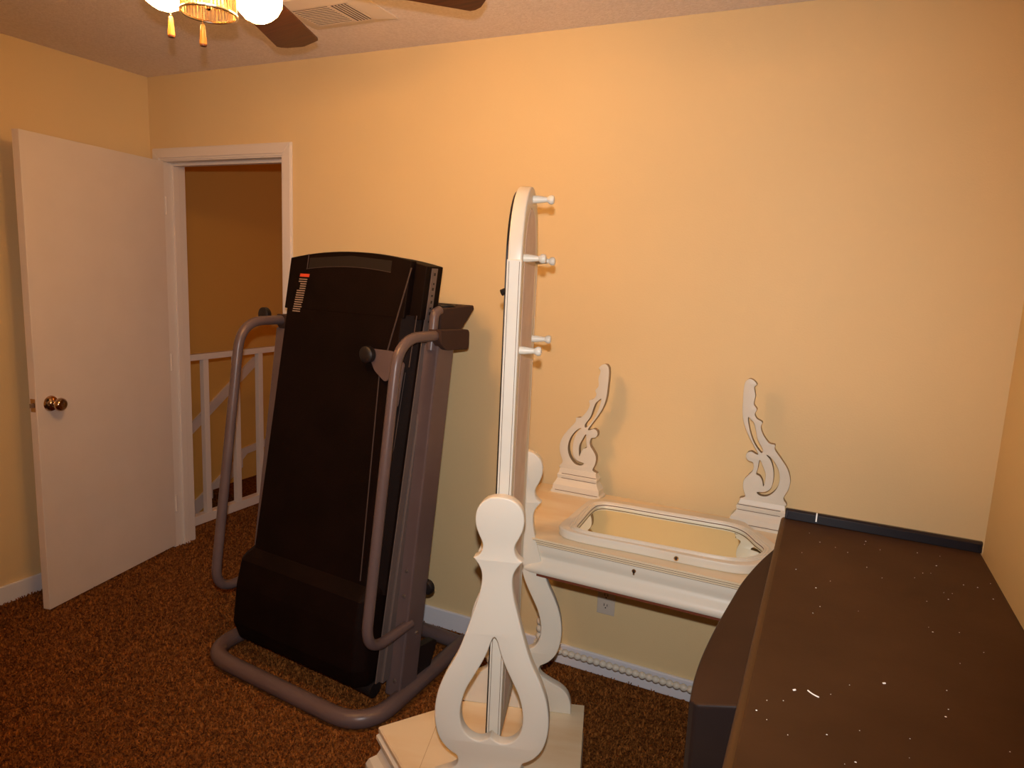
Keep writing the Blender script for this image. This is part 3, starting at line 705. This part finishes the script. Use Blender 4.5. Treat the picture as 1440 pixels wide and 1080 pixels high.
# stepped moulding around the glass
ctr = Vector((2.835-2.82, -0.365+0.35))
def shrink(l, d):
    P = lpx(l); n = len(P); out = []
    for i in range(n):
        a, b = Vector(P[i-2]), Vector(P[(i+2) % n]); t = (b-a).normalized(); nn = Vector((t.y, -t.x))
        if (Vector(P[i])-ctr).dot(nn) < 0: nn = -nn
        out.append(Vector(P[i])+nn*d)
    return out
for d, zz, rr in ((0.004, 0.0275, 0.0035), (0.013, 0.0285, 0.0030), (0.022, 0.0285, 0.0022)):
    P = shrink(mi_, d); P.append(P[0]); P.append(P[1])
    bm = BM(); tube(bm, [(p.x, p.y, zz) for p in P], rr, 8, cap=False); link_mesh('moulding', bm, M_cream, mf, smooth=True)
P = shrink(mi_, 0.0005); P.append(P[0]); bm = BM(); tube(bm, [(p.x, p.y, 0.0245) for p in P], 0.0015, 6, cap=False); link_mesh('glaze_line', bm, M_glaze, mf)
bm = BM(); P = shrink(mi_, 0.004); prism(bm, [(p.x, p.y) for p in P], 0.008, 0.018); link_mesh('mirror_glass', bm, M_mirror, lm)
bm = BM(); tube(bm, [(2.885-2.82, -0.5395+0.35, 0.014), (2.885-2.82, -0.5445+0.35, 0.014)], 0.0068, 16); sc_ = link_mesh('screw_socket', bm, M_brass, mf)
bm = BM(); tube(bm, [(2.885-2.82, -0.5400+0.35, 0.014), (2.885-2.82, -0.5450+0.35, 0.014)], 0.0036, 12); link_mesh('socket_hole', bm, M_slot, mf)

# ------------------------------------------------------------------ dark cabinet (big set) at the right
tv = thing('cabinet', 'large dark brown dusty-topped cabinet with a bulging black housing in the right corner', 'cabinet', (3.37, -1.3, 0))
def tx(p): return (p[0]-3.37, p[1]+1.3)
TL2, TR2 = (3.168, -0.700), (3.575, -0.690); BR2, BL2 = (3.600, -2.02), (3.183, -2.02)
bm = BM(); prism(bm, [tx(BL2), tx(BR2), tx(TR2), tx(TL2)], 0.968, 1.0); tp = link_mesh('top_panel', bm, M_tvtop, tv, 0.006, seg=3)
tp['label'] = 'dusty dark brown top with white specks'
bm = BM(); prism(bm, [tx((3.205, -2.0)), tx((3.585, -2.0)), tx((3.56, -0.74)), tx((3.19, -0.74))], 0.0, 0.968); link_mesh('body', bm, M_tvblk, tv, 0.004)
bm = BM(); prism(bm, [(-0.012, 1.0), (0.0, 1.0), (0.0, 1.026), (-0.008, 1.026), (-0.012, 1.022)], TL2[0]-3.37, TR2[0]-3.37, lambda v: Vector((v.z, v.x+1.3-0.70, v.y)))
link_mesh('raised_lip', bm, M_gloss, tv, 0.002)
arcp = [(3.160,-0.700),(3.150,-0.735),(3.126,-0.824),(3.106,-0.932),(3.097,-1.024),(3.088,-1.132),(3.083,-1.216),(3.081,-1.292),(3.083,-1.363),(3.089,-1.428)]
arc = [(p.x, p.y) for p in catmull([(a, b, 0) for a, b in arcp], 4)]
def hz_(x, d=0): return 0.905 + (x-3.08)*0.28
inner = [(3.215, -1.44), (3.215, -0.70)]
P = arc + [(3.10, -1.442)] + inner
bm = BM(); loft(bm, [[(*tx(p), 0.0) for p in P], [(*tx(p), hz_(p[0])) for p in P]][::1])
bm.normal_update()
for f in bm.faces: f.material_index = 1 if abs(f.normal.z) > 0.7 else 0
link_mesh('bulging_housing', bm, None, tv, 0.014, seg=4, mats=[M_tvblk, M_tvdust])
bm = BM(); ex = Vector(tx(BL2)); ey = Vector(tx(TL2)); tube(bm, [(ex.x, ex.y, 0.9915), (ey.x, ey.y, 0.9915)], 0.0085, 12)
link_mesh('rounded_edge', bm, M_tvband, tp, smooth=True)
# specks and scratches that stand on the top panel
bm = BM(); rnd = random.Random(21)
for i in range(70):
    x, y = rnd.uniform(3.19, 3.57), rnd.uniform(-1.85, -0.76); r = rnd.choice((0.0003, 0.0004, 0.0005, 0.0005, 0.0007, 0.0010))
    lathe(bm, [(r, 1.0), (r*.6, 1.0006)], lambda v: Vector((tx((x, y))[0]+v.x*(1+rnd.random()), tx((x, y))[1]+v.y, v.z)), 6)
link_mesh('white_specks', bm, M_chip, tp)['kind'] = 'stuff'
def scratch(bm, x, y, ln, a, r=0.0008, bend=0.3):
    pts = []
    for i in range(6):
        t = i/5; pts.append((tx((x, y))[0]+math.cos(a+bend*t)*ln*t, tx((x, y))[1]+math.sin(a+bend*t)*ln*t, 1.0004))
    tube(bm, pts, r, 6)
for args in ((3.255, -1.47, 0.018, -0.9, 0.0010), (3.352, -1.395, 0.004, 0.2, 0.0014), (3.236, -1.48, 0.004, 0.4, 0.0014), (3.415, -1.63, 0.006, -0.8, 0.0012), (3.535, -1.46, 0.012, 0.1, 0.0008)):
    bm = BM(); scratch(bm, *args); link_mesh('white_scratch', bm, M_chip, tp)
bm = BM()
box(bm, 3.237-3.37, 3.240-3.37, 0.5870, 0.5925, 1.006, 1.0265); link_mesh('paint_chip', bm, M_chip, tp)
